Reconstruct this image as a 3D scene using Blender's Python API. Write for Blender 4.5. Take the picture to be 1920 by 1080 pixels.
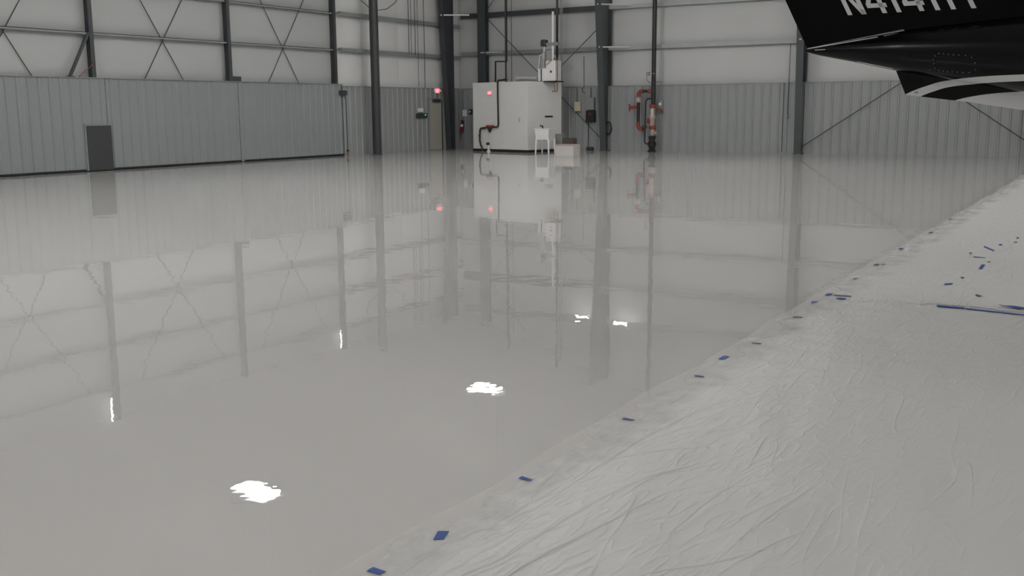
import bpy, math, random
import numpy as np
from mathutils import Vector, Matrix
random.seed(7)
S = bpy.context.scene
for o in list(bpy.data.objects): bpy.data.objects.remove(o)
COL = S.collection

# ---------------------------------------------------------------- camera
F_PX, YAW, PIT, ROL = 1924.0, 0.5469, 0.17224, -0.0069
CAM = Vector((0, 0, 1.65))
_cy, _sy = math.cos(YAW), math.sin(YAW)
FW = Vector((-_sy*math.cos(PIT), _cy*math.cos(PIT), -math.sin(PIT)))
_R = Vector((_cy, _sy, 0)); _U = _R.cross(FW)
RT = _R*math.cos(ROL) + _U*math.sin(ROL)
UP = _U*math.cos(ROL) - _R*math.sin(ROL)
cd = bpy.data.cameras.new('camera'); co = bpy.data.objects.new('camera', cd); COL.objects.link(co)
cd.sensor_width = 36; cd.lens = F_PX/1920*36; cd.clip_end = 200; cd.clip_start = .05
co.matrix_world = Matrix(((RT.x, UP.x, -FW.x, CAM.x), (RT.y, UP.y, -FW.y, CAM.y), (RT.z, UP.z, -FW.z, CAM.z), (0, 0, 0, 1)))
S.camera = co
S.view_settings.view_transform = 'Standard'; S.view_settings.look = 'None'
S.view_settings.gamma = 1; S.view_settings.exposure = 0.0
S.view_settings.use_curve_mapping = False
LAMP = 91.0; UPL = 6.0
S.cycles.diffuse_bounces = 8; S.cycles.max_bounces = 16
w = bpy.data.worlds.new('world'); S.world = w; w.use_nodes = True
w.node_tree.nodes['Background'].inputs[0].default_value = (.6, .7, .85, 1)
w.node_tree.nodes['Background'].inputs[1].default_value = .3

# measured rays from the photograph onto the real planes of the hall
def ray(x, y): return FW*F_PX + RT*(x-960) - UP*(y-540)
def on_floor(x, y, z=0.0):
    d = ray(x, y); return CAM + d*((z-CAM.z)/d.z)
def on_left(x, y, X): d = ray(x, y); return CAM + d*(X/d.x)
def on_back(x, y, Y): d = ray(x, y); return CAM + d*(Y/d.y)
XL, YB, HP = -25.32, 37.49, 2.527          # left wall, back wall, top of the metal liner

# ---------------------------------------------------------------- helpers
class MB:
    def __init__(s): s.v = []; s.f = []
    def add(s, vs, fs):
        n = len(s.v); s.v += [Vector(v) for v in vs]; s.f += [tuple(i+n for i in f) for f in fs]; return s
    def box(s, a, b):
        x0, y0, z0 = a; x1, y1, z1 = b
        return s.add([(x0,y0,z0),(x1,y0,z0),(x1,y1,z0),(x0,y1,z0),(x0,y0,z1),(x1,y0,z1),(x1,y1,z1),(x0,y1,z1)],
                     [(0,3,2,1),(4,5,6,7),(0,1,5,4),(1,2,6,5),(2,3,7,6),(3,0,4,7)])
    def cbox(s, c, d): return s.box([c[i]-d[i]/2 for i in range(3)], [c[i]+d[i]/2 for i in range(3)])
    def bev(s, c, d, r=.01, M=None):                      # box with chamfered vertical and top edges
        hx, hy, hz = d[0]/2, d[1]/2, d[2]/2; vs = []
        for z, k in ((-hz, r), (-hz+r, 0), (hz-r, 0), (hz, r)):
            X, Y = hx-k, hy-k
            for p in ((-X+r,-Y),(X-r,-Y),(X,-Y+r),(X,Y-r),(X-r,Y),(-X+r,Y),(-X,Y-r),(-X,-Y+r)): vs.append(Vector((p[0], p[1], z)))
        fs = [tuple(range(7,-1,-1)), tuple(range(24,32))]
        for k in range(3):
            for i in range(8):
                j = (i+1) % 8; fs.append((k*8+i, k*8+j, k*8+8+j, k*8+8+i))
        vs = [(M @ v if M else v) + Vector(c) for v in vs]
        return s.add(vs, fs)
    def bar(s, p, q, wd, ht, up=(0,0,1)):
        p, q = Vector(p), Vector(q); d = (q-p).normalized(); u = Vector(up)
        if abs(d.dot(u)) > .99: u = Vector((1,0,0))
        r = d.cross(u).normalized()*wd/2; u = r.cross(d).normalized()*ht/2
        vs = [p-r-u,p+r-u,p+r+u,p-r+u,q-r-u,q+r-u,q+r+u,q-r+u]
        return s.add(vs, [(0,3,2,1),(4,5,6,7),(0,1,5,4),(1,2,6,5),(2,3,7,6),(3,0,4,7)])
    def tube(s, pts, r, n=10, caps=True):
        pts = [Vector(p) for p in pts]; m = len(pts); rs = r if isinstance(r, (list, tuple)) else [r]*m
        vs = []; fs = []; u = None
        for i, p in enumerate(pts):
            t = ((pts[min(i+1, m-1)]-p).normalized() + (p-pts[max(i-1, 0)]).normalized()).normalized()
            if u is None:
                u = t.cross(Vector((0,0,1)))
                if u.length < .05: u = t.cross(Vector((1,0,0)))
            u = (u - t*u.dot(t)).normalized(); v = t.cross(u)
            k = 1.0
            if 0 < i < m-1:
                cc = (pts[i+1]-p).normalized().dot((p-pts[i-1]).normalized()); k = 1/max(.6, math.sqrt((1+cc)/2))
            for a in range(n):
                an = 2*math.pi*a/n; vs.append(p + (u*math.cos(an)+v*math.sin(an))*rs[i])
        for i in range(m-1):
            for a in range(n):
                b = (a+1) % n; fs.append((i*n+a, i*n+b, (i+1)*n+b, (i+1)*n+a))
        if caps: fs += [tuple(range(n-1,-1,-1)), tuple(range((m-1)*n, m*n))]
        return s.add(vs, fs)
    def cyl(s, p, q, r, n=12): return s.tube([p, q], r, n)
    def lathe(s, prof, c, axis='z', n=16):                # prof: (radius, height)
        vs = []; fs = []; c = Vector(c)
        for r, h in prof:
            for a in range(n):
                x, y = r*math.cos(2*math.pi*a/n), r*math.sin(2*math.pi*a/n)
                vs.append(c + Vector({'z':(x,y,h), 'x':(h,x,y), 'y':(y,h,x)}[axis]))
        m = len(prof)
        for i in range(m-1):
            for a in range(n):
                b = (a+1) % n; fs.append((i*n+a, i*n+b, (i+1)*n+b, (i+1)*n+a))
        fs += [tuple(range(n-1,-1,-1)), tuple(range((m-1)*n, m*n))]
        return s.add(vs, fs)
    def prism(s, poly, d):                                # 3D polygon extruded by vector d
        n = len(poly); d = Vector(d); vs = [Vector(p) for p in poly] + [Vector(p)+d for p in poly]
        return s.add(vs, [tuple(range(n-1,-1,-1)), tuple(range(n,2*n))] + [(i,(i+1)%n,n+(i+1)%n,n+i) for i in range(n)])
    def build(s, name, m, parent=None, org=None, smooth=False, fix=True):
        o0 = wloc(parent) if parent else Vector(org or (0,0,0))
        me = bpy.data.meshes.new(name); me.from_pydata([v-o0 for v in s.v], [], s.f); me.update()
        if fix:
            import bmesh
            b = bmesh.new(); b.from_mesh(me); bmesh.ops.recalc_face_normals(b, faces=b.faces); b.to_mesh(me); b.free()
        me.materials.append(m)
        if smooth:
            me.polygons.foreach_set('use_smooth', [True]*len(me.polygons))
            try: me.set_sharp_from_angle(angle=math.radians(40))
            except Exception: pass
        o = bpy.data.objects.new(name, me); COL.objects.link(o)
        if parent: o.parent = parent
        else: o.location = o0
        return o
def wloc(o):
    p = Vector(o.location)
    while o.parent: o = o.parent; p += Vector(o.location)
    return p
def tag(o, label, cat, group=None):
    o['label'] = label; o['category'] = cat
    if group: o['group'] = group
    return o
def empty(name, loc):
    o = bpy.data.objects.new(name, None); COL.objects.link(o); o.location = loc; o.empty_display_size = .2; return o
def thing(name, loc, label, cat, group=None): return tag(empty(name, loc), label, cat, group)
def struct(o): o['kind'] = 'structure'; return o
def inst(o, loc, parent=None, name=None):
    c = o.copy(); COL.objects.link(c); c.parent = parent; c.location = loc; return c
def arc(c, a0, a1, r, u, v, n=6):
    c, u, v = Vector(c), Vector(u), Vector(v)
    return [c + u*r*math.cos(a0+(a1-a0)*i/n) + v*r*math.sin(a0+(a1-a0)*i/n) for i in range(n+1)]

# ---------------------------------------------------------------- materials
def lin(c): return tuple((x/255/12.92 if x/255 <= .04045 else ((x/255+.055)/1.055)**2.4) for x in c)
def mat(name, col, rough=.5, metal=0, var=.08, scale=3.0, bump=0.0, bscale=20.0, spec=.5, emit=None, es=0):
    m = bpy.data.materials.new(name); m.use_nodes = True; nt = m.node_tree; N, L = nt.nodes, nt.links
    b = N['Principled BSDF']; b.inputs['Roughness'].default_value = rough; b.inputs['Metallic'].default_value = metal
    b.inputs['Specular IOR Level'].default_value = spec
    tc = N.new('ShaderNodeTexCoord'); nz = N.new('ShaderNodeTexNoise'); nz.inputs['Scale'].default_value = scale; nz.inputs['Detail'].default_value = 4
    L.new(tc.outputs['Object'], nz.inputs['Vector'])
    mx = N.new('ShaderNodeMix'); mx.data_type = 'RGBA'
    mx.inputs[6].default_value = (*[c*(1-var) for c in col], 1); mx.inputs[7].default_value = (*[min(1, c*(1+var)) for c in col], 1)
    L.new(nz.outputs['Fac'], mx.inputs[0]); L.new(mx.outputs[2], b.inputs['Base Color'])
    if bump:
        n2 = N.new('ShaderNodeTexNoise'); n2.inputs['Scale'].default_value = bscale; L.new(tc.outputs['Object'], n2.inputs['Vector'])
        bp = N.new('ShaderNodeBump'); bp.inputs['Distance'].default_value = bump; L.new(n2.outputs['Fac'], bp.inputs['Height']); L.new(bp.outputs[0], b.inputs['Normal'])
    if emit:
        b.inputs['Emission Color'].default_value = (*emit, 1); b.inputs['Emission Strength'].default_value = es
    return m
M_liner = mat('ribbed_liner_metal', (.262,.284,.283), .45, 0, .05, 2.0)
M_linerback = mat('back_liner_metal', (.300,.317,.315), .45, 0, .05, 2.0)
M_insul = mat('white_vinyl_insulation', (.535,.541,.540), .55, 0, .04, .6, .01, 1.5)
M_insuldim = mat('door_leaf_insulation', (.445,.454,.454), .55, 0, .04, .6, .01, 1.5)  # same white insulation, darkened where the lamps light the doors too strongly
M_insulbright = mat('fixed_wall_insulation', (.72,.725,.72), .55, 0, .04, .6, .01, 1.5)  # same white insulation, lightened to make up for the dim corner
M_ceil = mat('roof_insulation', (.62,.61,.60), .6, 0, .05, .5, .01, 1.5)
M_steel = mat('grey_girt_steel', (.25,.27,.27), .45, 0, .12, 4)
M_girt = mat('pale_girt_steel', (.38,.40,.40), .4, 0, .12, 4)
M_galv = mat('galvanised_steel', (.52,.53,.52), .4, .2, .12, 6)
M_dark = mat('dark_column_steel', (.048,.054,.058), .5, 0, .2, 3)
M_col = mat('grey_column_paint', (.062,.070,.074), .45, 0, .15, 3)
M_pipecol = mat('dark_pipe_column_paint', (.042,.044,.046), .42, 0, .15, 3)
M_black = mat('black_paint', (.012,.012,.013), .45, 0, .2, 8)
M_blackpipe = mat('black_iron_pipe', (.018,.018,.02), .4, 0, .25, 10)
M_rod = mat('dark_rod', (.045,.046,.048), .5, 0, .2, 10)
M_door = mat('cream_door_paint', (.40,.385,.34), .45, 0, .05, 4)
M_white = mat('white_paint', (.74,.735,.72), .5, 0, .04, 3)
M_whiteside = M_white
M_plast = mat('white_plastic', (.80,.80,.80), .35, 0, .03, 5)
M_cream = mat('cream_plastic', (.55,.50,.37), .5, 0, .05, 6)
M_grey = mat('grey_cabinet', (.25,.265,.27), .5, 0, .08, 6)
M_wicket = mat('dark_grey_door', (.045,.047,.050), .5, 0, .15, 12)
M_red = mat('red_paint', (.22,.028,.022), .4, 0, .15, 8)
M_orange = mat('orange_red_paint', (.25,.05,.032), .45, 0, .15, 8)
M_copper = mat('copper_pipe', (.36,.16,.09), .35, .6, .15, 12)
M_brown = mat('brown_cardboard', (.085,.062,.05), .7, 0, .2, 9)
M_valve = mat('pale_valve_metal', (.45,.38,.35), .4, .3, .3, 14)
M_rubber = mat('black_rubber', (.012,.012,.012), .6, 0, .2, 8)
M_tape = mat('blue_masking_tape', (.024,.082,.34), .6, 0, .15, 30)
M_tapedark = mat('dark_blue_tape_edge', (.075,.09,.20), .6, 0, .15, 30)
M_lamp = mat('lamp_housing_white', (.7,.7,.7), .4)
M_lens = mat('lamp_lens', (.9,.9,.9), .4, emit=(1,.985,.965), es=LAMP)
M_up = mat('lamp_uplight_lens', (.9,.9,.9), .4, emit=(1,.985,.965), es=UPL)  # added upward glow that lifts the ceiling and the dim corner
M_tube = mat('small_tube_glow', (.9,.9,.9), .4, emit=(1,.98,.95), es=90)
M_day = mat('daylight_slot', (.9,.9,.9), .4, emit=(.95,.98,1), es=7)
M_exit = mat('exit_red_glow', (.5,.02,.03), .4, emit=(1,.10,.13), es=1.3)
M_exitlet = mat('exit_letter_glow', (.8,.3,.3), .4, emit=(1,.30,.36), es=2.2)
M_led = mat('green_led', (.1,.6,.4), .4, emit=(.1,1,.6), es=.8)
M_acblack = mat('aircraft_black_gloss', (.003,.0028,.0032), .2, 0, .1, 2, spec=.10)
M_acwhite = mat('aircraft_white_gloss', (.62,.62,.62), .2, 0, .03, 2)
M_glint = mat('pale_seam_trim', (.62,.62,.6), .3)  # pale tone painted in for the glints on the tail
M_screw = mat('screw_metal', (.14,.145,.15), .4, .3)
M_glass = mat('dark_window_glass', (.01,.012,.015), .05)
M_chrome = mat('bright_metal', (.7,.7,.7), .2, 1)

def epoxy():
    m = bpy.data.materials.new('glossy_grey_epoxy'); m.use_nodes = True; N, L = m.node_tree.nodes, m.node_tree.links
    N.remove(N['Principled BSDF']); out = N['Material Output']; tc = N.new('ShaderNodeTexCoord')
    nz = N.new('ShaderNodeTexNoise'); nz.inputs['Scale'].default_value = .5; nz.inputs['Detail'].default_value = 6; L.new(tc.outputs['Object'], nz.inputs['Vector'])
    mx = N.new('ShaderNodeMix'); mx.data_type = 'RGBA'
    mx.inputs[6].default_value = (.685,.677,.664,1); mx.inputs[7].default_value = (.725,.717,.705,1)
    L.new(nz.outputs['Fac'], mx.inputs[0])
    prev = None
    for sc, dist, det in ((.35, .0030, 0), (1.9, .0014, 1), (7, .00028, 0), (26, .00006, 0)):
        n = N.new('ShaderNodeTexNoise'); n.inputs['Scale'].default_value = sc; n.inputs['Detail'].default_value = det; L.new(tc.outputs['Object'], n.inputs['Vector'])
        bp = N.new('ShaderNodeBump'); bp.inputs['Distance'].default_value = dist; L.new(n.outputs['Fac'], bp.inputs['Height'])
        if prev: L.new(prev.outputs[0], bp.inputs['Normal'])
        prev = bp
    df = N.new('ShaderNodeBsdfDiffuse'); L.new(mx.outputs[2], df.inputs['Color'])
    gl = N.new('ShaderNodeBsdfGlossy'); gl.inputs['Roughness'].default_value = 0.0; L.new(prev.outputs[0], gl.inputs['Normal'])
    fr = N.new('ShaderNodeFresnel'); fr.inputs['IOR'].default_value = 1.9
    k = N.new('ShaderNodeMath'); k.operation = 'MULTIPLY_ADD'; k.inputs[1].default_value = -.03; k.inputs[2].default_value = 1; L.new(fr.outputs[0], k.inputs[0])
    k2 = N.new('ShaderNodeMath'); k2.operation = 'MULTIPLY'; L.new(fr.outputs[0], k2.inputs[0]); L.new(k.outputs[0], k2.inputs[1])
    ms = N.new('ShaderNodeMixShader'); wn = N.new('ShaderNodeTexWhiteNoise'); vm = N.new('ShaderNodeVectorMath'); vm.operation = 'SCALE'; vm.inputs['Scale'].default_value = 977.0   # microscopic clear/pigment grain
    L.new(tc.outputs['Object'], vm.inputs[0]); L.new(vm.outputs[0], wn.inputs['Vector'])
    lt = N.new('ShaderNodeMath'); lt.operation = 'LESS_THAN'; L.new(wn.outputs['Value'], lt.inputs[0]); L.new(k2.outputs[0], lt.inputs[1])
    L.new(lt.outputs[0], ms.inputs[0]); L.new(df.outputs[0], ms.inputs[1]); L.new(gl.outputs[0], ms.inputs[2])
    L.new(ms.outputs[0], out.inputs['Surface'])
    return m
M_epoxy = epoxy()

def film():
    m = bpy.data.materials.new('clear_plastic_film'); m.use_nodes = True; N, L = m.node_tree.nodes, m.node_tree.links
    b = N['Principled BSDF']; out = N['Material Output']; tc = N.new('ShaderNodeTexCoord')
    b.inputs['Roughness'].default_value = .42; b.inputs['Specular IOR Level'].default_value = .38
    prev = None
    def M(op, a, v=None, w=None):
        n = N.new('ShaderNodeMath'); n.operation = op; L.new(a, n.inputs[0])
        if v is not None:
            if isinstance(v, (int, float)): n.inputs[1].default_value = v
            else: L.new(v, n.inputs[1])
        if w is not None: n.inputs[2].default_value = w
        return n.outputs[0]
    # creases: sharp ridges of stretched noise, in three directions, broken up by a mask
    for i, (rot, sc, dist, pw) in enumerate(((.16, (3.4, .55, 1), .008, 40), (-.14, (5.5, .8, 1), .005, 34), (.55, (3.0, .7, 1), .005, 36), (.1, (14, 4, 1), .0034, 6), (.3, (40, 20, 1), .0011, 2))):
        mp = N.new('ShaderNodeMapping'); mp.inputs['Rotation'].default_value = (0, 0, rot); L.new(tc.outputs['Object'], mp.inputs['Vector'])
        m2 = N.new('ShaderNodeMapping'); m2.inputs['Scale'].default_value = sc; m2.inputs['Location'].default_value = (i*7.3, i*3.1, 0); L.new(mp.outputs[0], m2.inputs['Vector'])
        n = N.new('ShaderNodeTexNoise'); n.inputs['Scale'].default_value = 1.0; n.inputs['Detail'].default_value = 1.0; n.inputs['Distortion'].default_value = .25
        L.new(m2.outputs[0], n.inputs['Vector'])
        r = M('ABSOLUTE', M('SUBTRACT', n.outputs['Fac'], .5)); r = M('POWER', M('MULTIPLY_ADD', r, -2.0, 1.0), pw)
        nm = N.new('ShaderNodeTexNoise'); nm.inputs['Scale'].default_value = .9; L.new(m2.outputs[0], nm.inputs['Vector'])
        mk = N.new('ShaderNodeMapRange'); mk.inputs['From Min'].default_value = .45; mk.inputs['From Max'].default_value = .7; L.new(nm.outputs['Fac'], mk.inputs['Value'])
        h = M('MULTIPLY', r, mk.outputs[0]) if i < 3 else r
        bp = N.new('ShaderNodeBump'); bp.inputs['Distance'].default_value = dist; L.new(h, bp.inputs['Height'])
        if prev: L.new(prev.outputs[0], bp.inputs['Normal'])
        prev = bp
    L.new(prev.outputs[0], b.inputs['Normal'])
    # hazier where crumpled, clearer along the flat taped edge
    se = N.new('ShaderNodeSeparateXYZ'); L.new(tc.outputs['Object'], se.inputs[0])
    n = N.new('ShaderNodeTexNoise'); n.inputs['Scale'].default_value = 2.2; n.inputs['Detail'].default_value = 5; L.new(tc.outputs['Object'], n.inputs['Vector'])
    wob = M('MULTIPLY_ADD', n.outputs['Fac'], .5, 0); sm = N.new('ShaderNodeMath'); sm.operation = 'ADD'; L.new(se.outputs[0], sm.inputs[0]); L.new(wob, sm.inputs[1])
    mr = N.new('ShaderNodeMapRange'); mr.interpolation_type = 'SMOOTHSTEP'
    mr.inputs['From Min'].default_value = -2.08; mr.inputs['From Max'].default_value = -1.75; mr.inputs['To Min'].default_value = .22; mr.inputs['To Max'].default_value = .98
    L.new(sm.outputs[0], mr.inputs['Value'])
    cm = N.new('ShaderNodeMapRange'); cm.inputs['From Min'].default_value = .22; cm.inputs['From Max'].default_value = .98; cm.inputs['To Min'].default_value = 0; cm.inputs['To Max'].default_value = 1
    L.new(mr.outputs[0], cm.inputs['Value'])
    mc = N.new('ShaderNodeMix'); mc.data_type = 'RGBA'; mc.inputs[6].default_value = (.90,.90,.89,1); mc.inputs[7].default_value = (.70,.705,.698,1)
    L.new(cm.outputs[0], mc.inputs[0]); L.new(mc.outputs[2], b.inputs['Base Color'])
    tr = N.new('ShaderNodeBsdfTransparent'); mix = N.new('ShaderNodeMixShader'); L.new(mr.outputs[0], mix.inputs[0])
    L.new(tr.outputs[0], mix.inputs[1]); L.new(b.outputs[0], mix.inputs[2]); L.new(mix.outputs[0], out.inputs['Surface'])
    return m
M_film = film()

# ---------------------------------------------------------------- room shell
XR, YF = 20.0, -12.0
RIDGE, EAVE, SL = -2.6, 7.35, .30
def zceil(x): return EAVE + SL*((x-XL) if x < RIDGE else (2*RIDGE-XL-x))
struct(MB().box((XL-.6, YF-.4, -.25), (XR+.4, YB+.6, 0)).build('floor', M_epoxy))
ce = MB()
xs = [XL-.6, RIDGE, XR+.4]; zz = [zceil(x) for x in xs]
ce.prism([(xs[0],YF-.4,zz[0]),(xs[1],YF-.4,zz[1]),(xs[2],YF-.4,zz[2]),(xs[2],YF-.4,zz[2]+.3),(xs[1],YF-.4,zz[1]+.3),(xs[0],YF-.4,zz[0]+.3)], (0, YB-YF+1, 0))
struct(ce.build('ceiling', M_ceil))
def gable(y0, y1):
    return MB().prism([(XL-.3,y0,0),(XR+.3,y0,0),(XR+.3,y0,zceil(XR)),(RIDGE,y0,zceil(RIDGE)),(XL-.3,y0,EAVE-.02)], (0,y1-y0,0))
W_back = struct(gable(YB+.25, YB+.45).build('wall_back', M_insul, org=(0,YB+.3,0)))
struct(gable(YF-.2, YF).build('wall_front', M_insul, org=(0,YF,0)))
struct(MB().box((XR,YF,0),(XR+.2,YB,zceil(XR))).build('wall_right', M_insul, org=(XR,0,0)))
W_left = struct(MB().box((XL-.45,YF,0),(XL-.25,YB+.3,EAVE)).build('wall_left', M_insul, org=(XL-.3,0,0)))

# ribbed liner sheet, in the local x-z plane, ribs towards -y, nr ribs of .32 m
def liner_mesh(name, nr, m, h=HP, pitch=.32):
    pr = [(0,0)]
    for i in range(nr):
        c = (i+.5)*pitch
        pr += [(c-.045,0),(c-.018,-.032),(c+.018,-.032),(c+.045,0)]
    pr.append((nr*pitch-.004, 0))
    n = len(pr); vs = [(x,y,0) for x,y in pr]+[(x,y,h) for x,y in pr]
    vs += [(x,.03,h) for x,y in pr]
    fs = [(i,i+1,n+i+1,n+i) for i in range(n-1)] + [(n+i,n+i+1,2*n+i+1,2*n+i) for i in range(n-1)]
    me = bpy.data.meshes.new(name); me.from_pydata(vs, [], fs); me.materials.append(m); me.update(); return me
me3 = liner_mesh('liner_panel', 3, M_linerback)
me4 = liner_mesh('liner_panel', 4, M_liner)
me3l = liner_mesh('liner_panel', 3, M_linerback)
def liner(me, parent, loc, rz=0):
    o = bpy.data.objects.new('liner_panel', me); COL.objects.link(o); o.parent = parent
    o.location = Vector(loc)-wloc(parent); o.rotation_euler = (0,0,rz); return o
x = XL
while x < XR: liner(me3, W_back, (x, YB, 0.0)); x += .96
# pillowed insulation between the girts
def pillow(parent, a, u, wdt, z0, z1, nrm, m=M_insul, bul=.07, nx=14, nz=8):
    a, u, nrm = Vector(a), Vector(u), Vector(nrm); vs = []; fs = []
    for j in range(nz+1):
        for i in range(nx+1):
            s, t = i/nx, j/nz
            b = bul*(1-(2*t-1)**4)*(1-(2*s-1)**8)
            p = a + u*(wdt*s); vs.append((p.x+nrm.x*b, p.y+nrm.y*b, z0+(z1-z0)*t))
    for j in range(nz):
        for i in range(nx):
            k = j*(nx+1)+i; fs.append((k,k+1,k+nx+2,k+nx+1))
    mb = MB(); mb.add(vs, fs); return mb.build('insulation_sheet', m, parent, smooth=True)
GB = (4.0, 5.57, 7.05)      # back girts
GL = (3.85, 5.14, 6.42)     # left girts
COLX = (-26.0, -18.3, -10.57, -2.85, 4.9, 12.6)
for i in range(len(COLX)-1):
    x0 = max(COLX[i], XL-.25); x1 = COLX[i+1]
    for z0, z1 in zip((HP,)+GB[:2], GB): pillow(W_back, (x0, YB+.24, 0), (1,0,0), x1-x0, z0, z1, (0,-1,0))
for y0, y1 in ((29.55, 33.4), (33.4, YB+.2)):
    for z0, z1 in zip((HP,)+GL[:2], GL): pillow(W_left, (XL-.24, y0, 0), (0,1,0), y1-y0, z0, z1, (1,0,0), M_insulbright, nx=8)
# thin ledge along the top of the liner
struct(MB().box((XL,YB-.036,HP),(XR,YB+.22,HP+.02)).build('trim_1', M_linerback, org=(0,YB,HP)))
struct(MB().box((XL-.22,29.6,HP),(XL+.036,YB-.04,HP+.02)).build('trim_2', M_liner, org=(XL,33,HP)))
yy = 29.62
k = 0
while yy < YB-.3:
    liner(me3l, W_left, (XL, yy, 0), math.pi/2); yy += .96

# ---------------------------------------------------------------- hangar door leaves (doors 1 to 3)
def leaf(n, y0, x, wicket=False, foot=False):
    W = 5.13; y1 = y0+W
    D = struct(empty('door_%d' % n, (x, y0+W/2, 0)))
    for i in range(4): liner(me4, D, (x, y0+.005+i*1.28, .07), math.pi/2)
    MB().box((x-.08,y0,.015),(x+.012,y1-.01,.07)).build('bottom_seal', M_black, D)
    MB().box((x-.22,y0,HP+.07),(x+.05,y1-.01,HP+.09)).build('ledge', M_liner, D)
    for z0, z1 in zip((HP+.05,)+GL, GL+(EAVE-.08,)): pillow(D, (x-.235, y0, 0), (0,1,0), W, z0, z1, (1,0,0), M_insuldim, nx=10)
    yp = y1-.36
    p = MB()                                               # I-shaped post standing on the ledge
    p.box((x-.2,yp-.008,HP+.09),(x+.045,yp+.008,EAVE-.1)); p.box((x+.03,yp-.065,HP+.09),(x+.05,yp+.065,EAVE-.1))
    p.build('frame_post', M_dark, D)
    for z in GL:
        g = MB(); g.box((x-.20,y0,z-.008),(x-.0,yp-.07,z+.008)); g.box((x-.008,y0,z-.055),(x,yp-.07,z+.008))
        g.box((x-.20,yp+.07,z-.008),(x,y1,z+.008)); g.box((x-.008,yp+.07,z-.055),(x,y1,z+.008))
        g.build('girt', M_steel, D)
    yo = y0-19.41
    MB().cyl((x-.15,20.93+yo,HP+.09),(x-.15,23.42+yo,6.42),.013,6).build('brace_rod', M_rod, D)
    MB().cyl((x-.12,22.36+yo,HP+.09),(x-.12,19.95+yo,6.42),.013,6).build('brace_rod', M_rod, D)
    if wicket:
        wy0, wy1 = 18.64, 19.45
        d = MB().box((x+.012,wy0,.03),(x+.085,wy1,1.28)).build('wicket_door', M_wicket, D)
        f = MB(); f.box((x+.01,wy0-.05,.03),(x+.07,wy0,1.33)); f.box((x+.01,wy0,1.28),(x+.07,wy1,1.33)); f.build('wicket_frame', M_steel, D)
        MB().bar((x-.0,yp-.75,HP+.1),(x+.0,yp-.06,GL[0]),.07,.07).build('knee_brace', M_dark, D)
        MB().box((x-.06,yp-.84,HP+.085),(x+.05,yp-.62,HP+.11)).build('brace_foot', M_dark, D)
        MB().tube([(x+.05,yp-.5,HP+.10),(x+.06,yp-.3,HP+.26),(x+.06,yp-.12,HP+.38),(x+.06,yp+.02,HP+.52)],.012,6).build('cord', M_orange, D)['label'] = 'thin orange cord tied to the post'
    if foot:
        MB().box((x-.1,yp-.08,HP+.09),(x+.06,yp+.42,HP+.24)).build('roller_bracket', M_dark, D)
        MB().box((x-.05,y1-.06,0.02),(x+.03,y1+.05,HP+.05)).build('edge_cover', M_liner, D)
    return D
leaf(1, 14.28, XL, wicket=True)
leaf(2, 19.41, XL, foot=True)
leaf(3, 24.54, XL)
leaf(5, 9.15, XL)
# glowing strips standing in for daylight gaps high up beside the posts
for i, (y, z0, z1) in enumerate(((18.86,6.70,7.33),(29.12,6.65,7.15))):
    struct(MB().box((XL-.03,y-.02,z0),(XL-.01,y+.02,z1)).build('window_%d' % (i+1), M_day, org=(XL,y,z0)))

# ---------------------------------------------------------------- personnel door 4 with frame
ya, yb = 35.02, 35.92
D4 = struct(empty('door_4', (XL, (ya+yb)/2, 0)))
MB().box((XL-.02,ya,.01),(XL+.07,yb,2.07)).build('door_slab', M_door, D4)
f = MB(); f.box((XL-.02,ya-.06,0),(XL+.09,ya,2.14)); f.box((XL-.02,yb,0),(XL+.10,yb+.08,2.14)); f.box((XL-.02,ya,2.07),(XL+.09,yb,2.14))
f.build('door_frame', M_grey, D4)
MB().box((XL+.07,yb-.05,.0),(XL+.085,yb,2.07)).build('hinge_gap', M_black, D4)
MB().bev((XL+.11,ya+.45,2.03),(.1,.5,.12),.01).build('door_closer', M_wicket, D4)
MB().cyl((XL+.07,ya+.1,1.02),(XL+.13,ya+.1,1.02),.03).build('door_handle', M_galv, D4)

# ---------------------------------------------------------------- steel columns
def icol(name, x, dbase, dtop, wfl, ztop, label, m=M_col, taper=True, yw=YB+.05, brace_z=()):
    """rigid-frame column standing in front of the back wall; inner flange slants into the hall"""
    o = thing(name, (x, yw-dbase/2, 0), label, 'column')
    t = .02
    def yin(z): return yw - (dbase + (dtop-dbase)*z/6.0)
    web = MB().prism([(x-t/2,yw,0),(x-t/2,yin(0),0),(x-t/2,yin(ztop),ztop),(x-t/2,yw,ztop)],(t,0,0)); web.build('web', m, o)
    fl = MB()
    fl.add([(x-wfl/2,yin(0)-t,0),(x+wfl/2,yin(0)-t,0),(x+wfl/2,yin(0),0),(x-wfl/2,yin(0),0),
            (x-wfl/2,yin(ztop)-t,ztop),(x+wfl/2,yin(ztop)-t,ztop),(x+wfl/2,yin(ztop),ztop),(x-wfl/2,yin(ztop),ztop)],
           [(0,3,2,1),(4,5,6,7),(0,1,5,4),(1,2,6,5),(2,3,7,6),(3,0,4,7)])
    fl.build('inner_flange', m, o)
    MB().box((x-wfl/2,yw-.0,0),(x+wfl/2,yw+t,ztop)).build('wall_flange', m, o)
    MB().box((x-wfl/2-.03,yin(0)-.05,0),(x+wfl/2+.03,yw+.02,.025)).build('base_plate', m, o)
    for z in brace_z:
        MB().bar((x-.03,yin(z)-.03,z),(x+.95,yw-.05,z),.05,.05).build('flange_brace', M_galv, o)['label'] = 'pale galvanised flange brace'
    return o
icol('steel_column', -18.3, .42, 1.0, .26, zceil(-18.3)-.02, 'dark tapered steel column just right of the white equipment closet', brace_z=(4.02,5.62))
icol('steel_column', -10.57, .34, .62, .26, zceil(-10.57)-.02, 'dark steel column on back wall beside the aircraft tail tip', brace_z=(4.02,))
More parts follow.
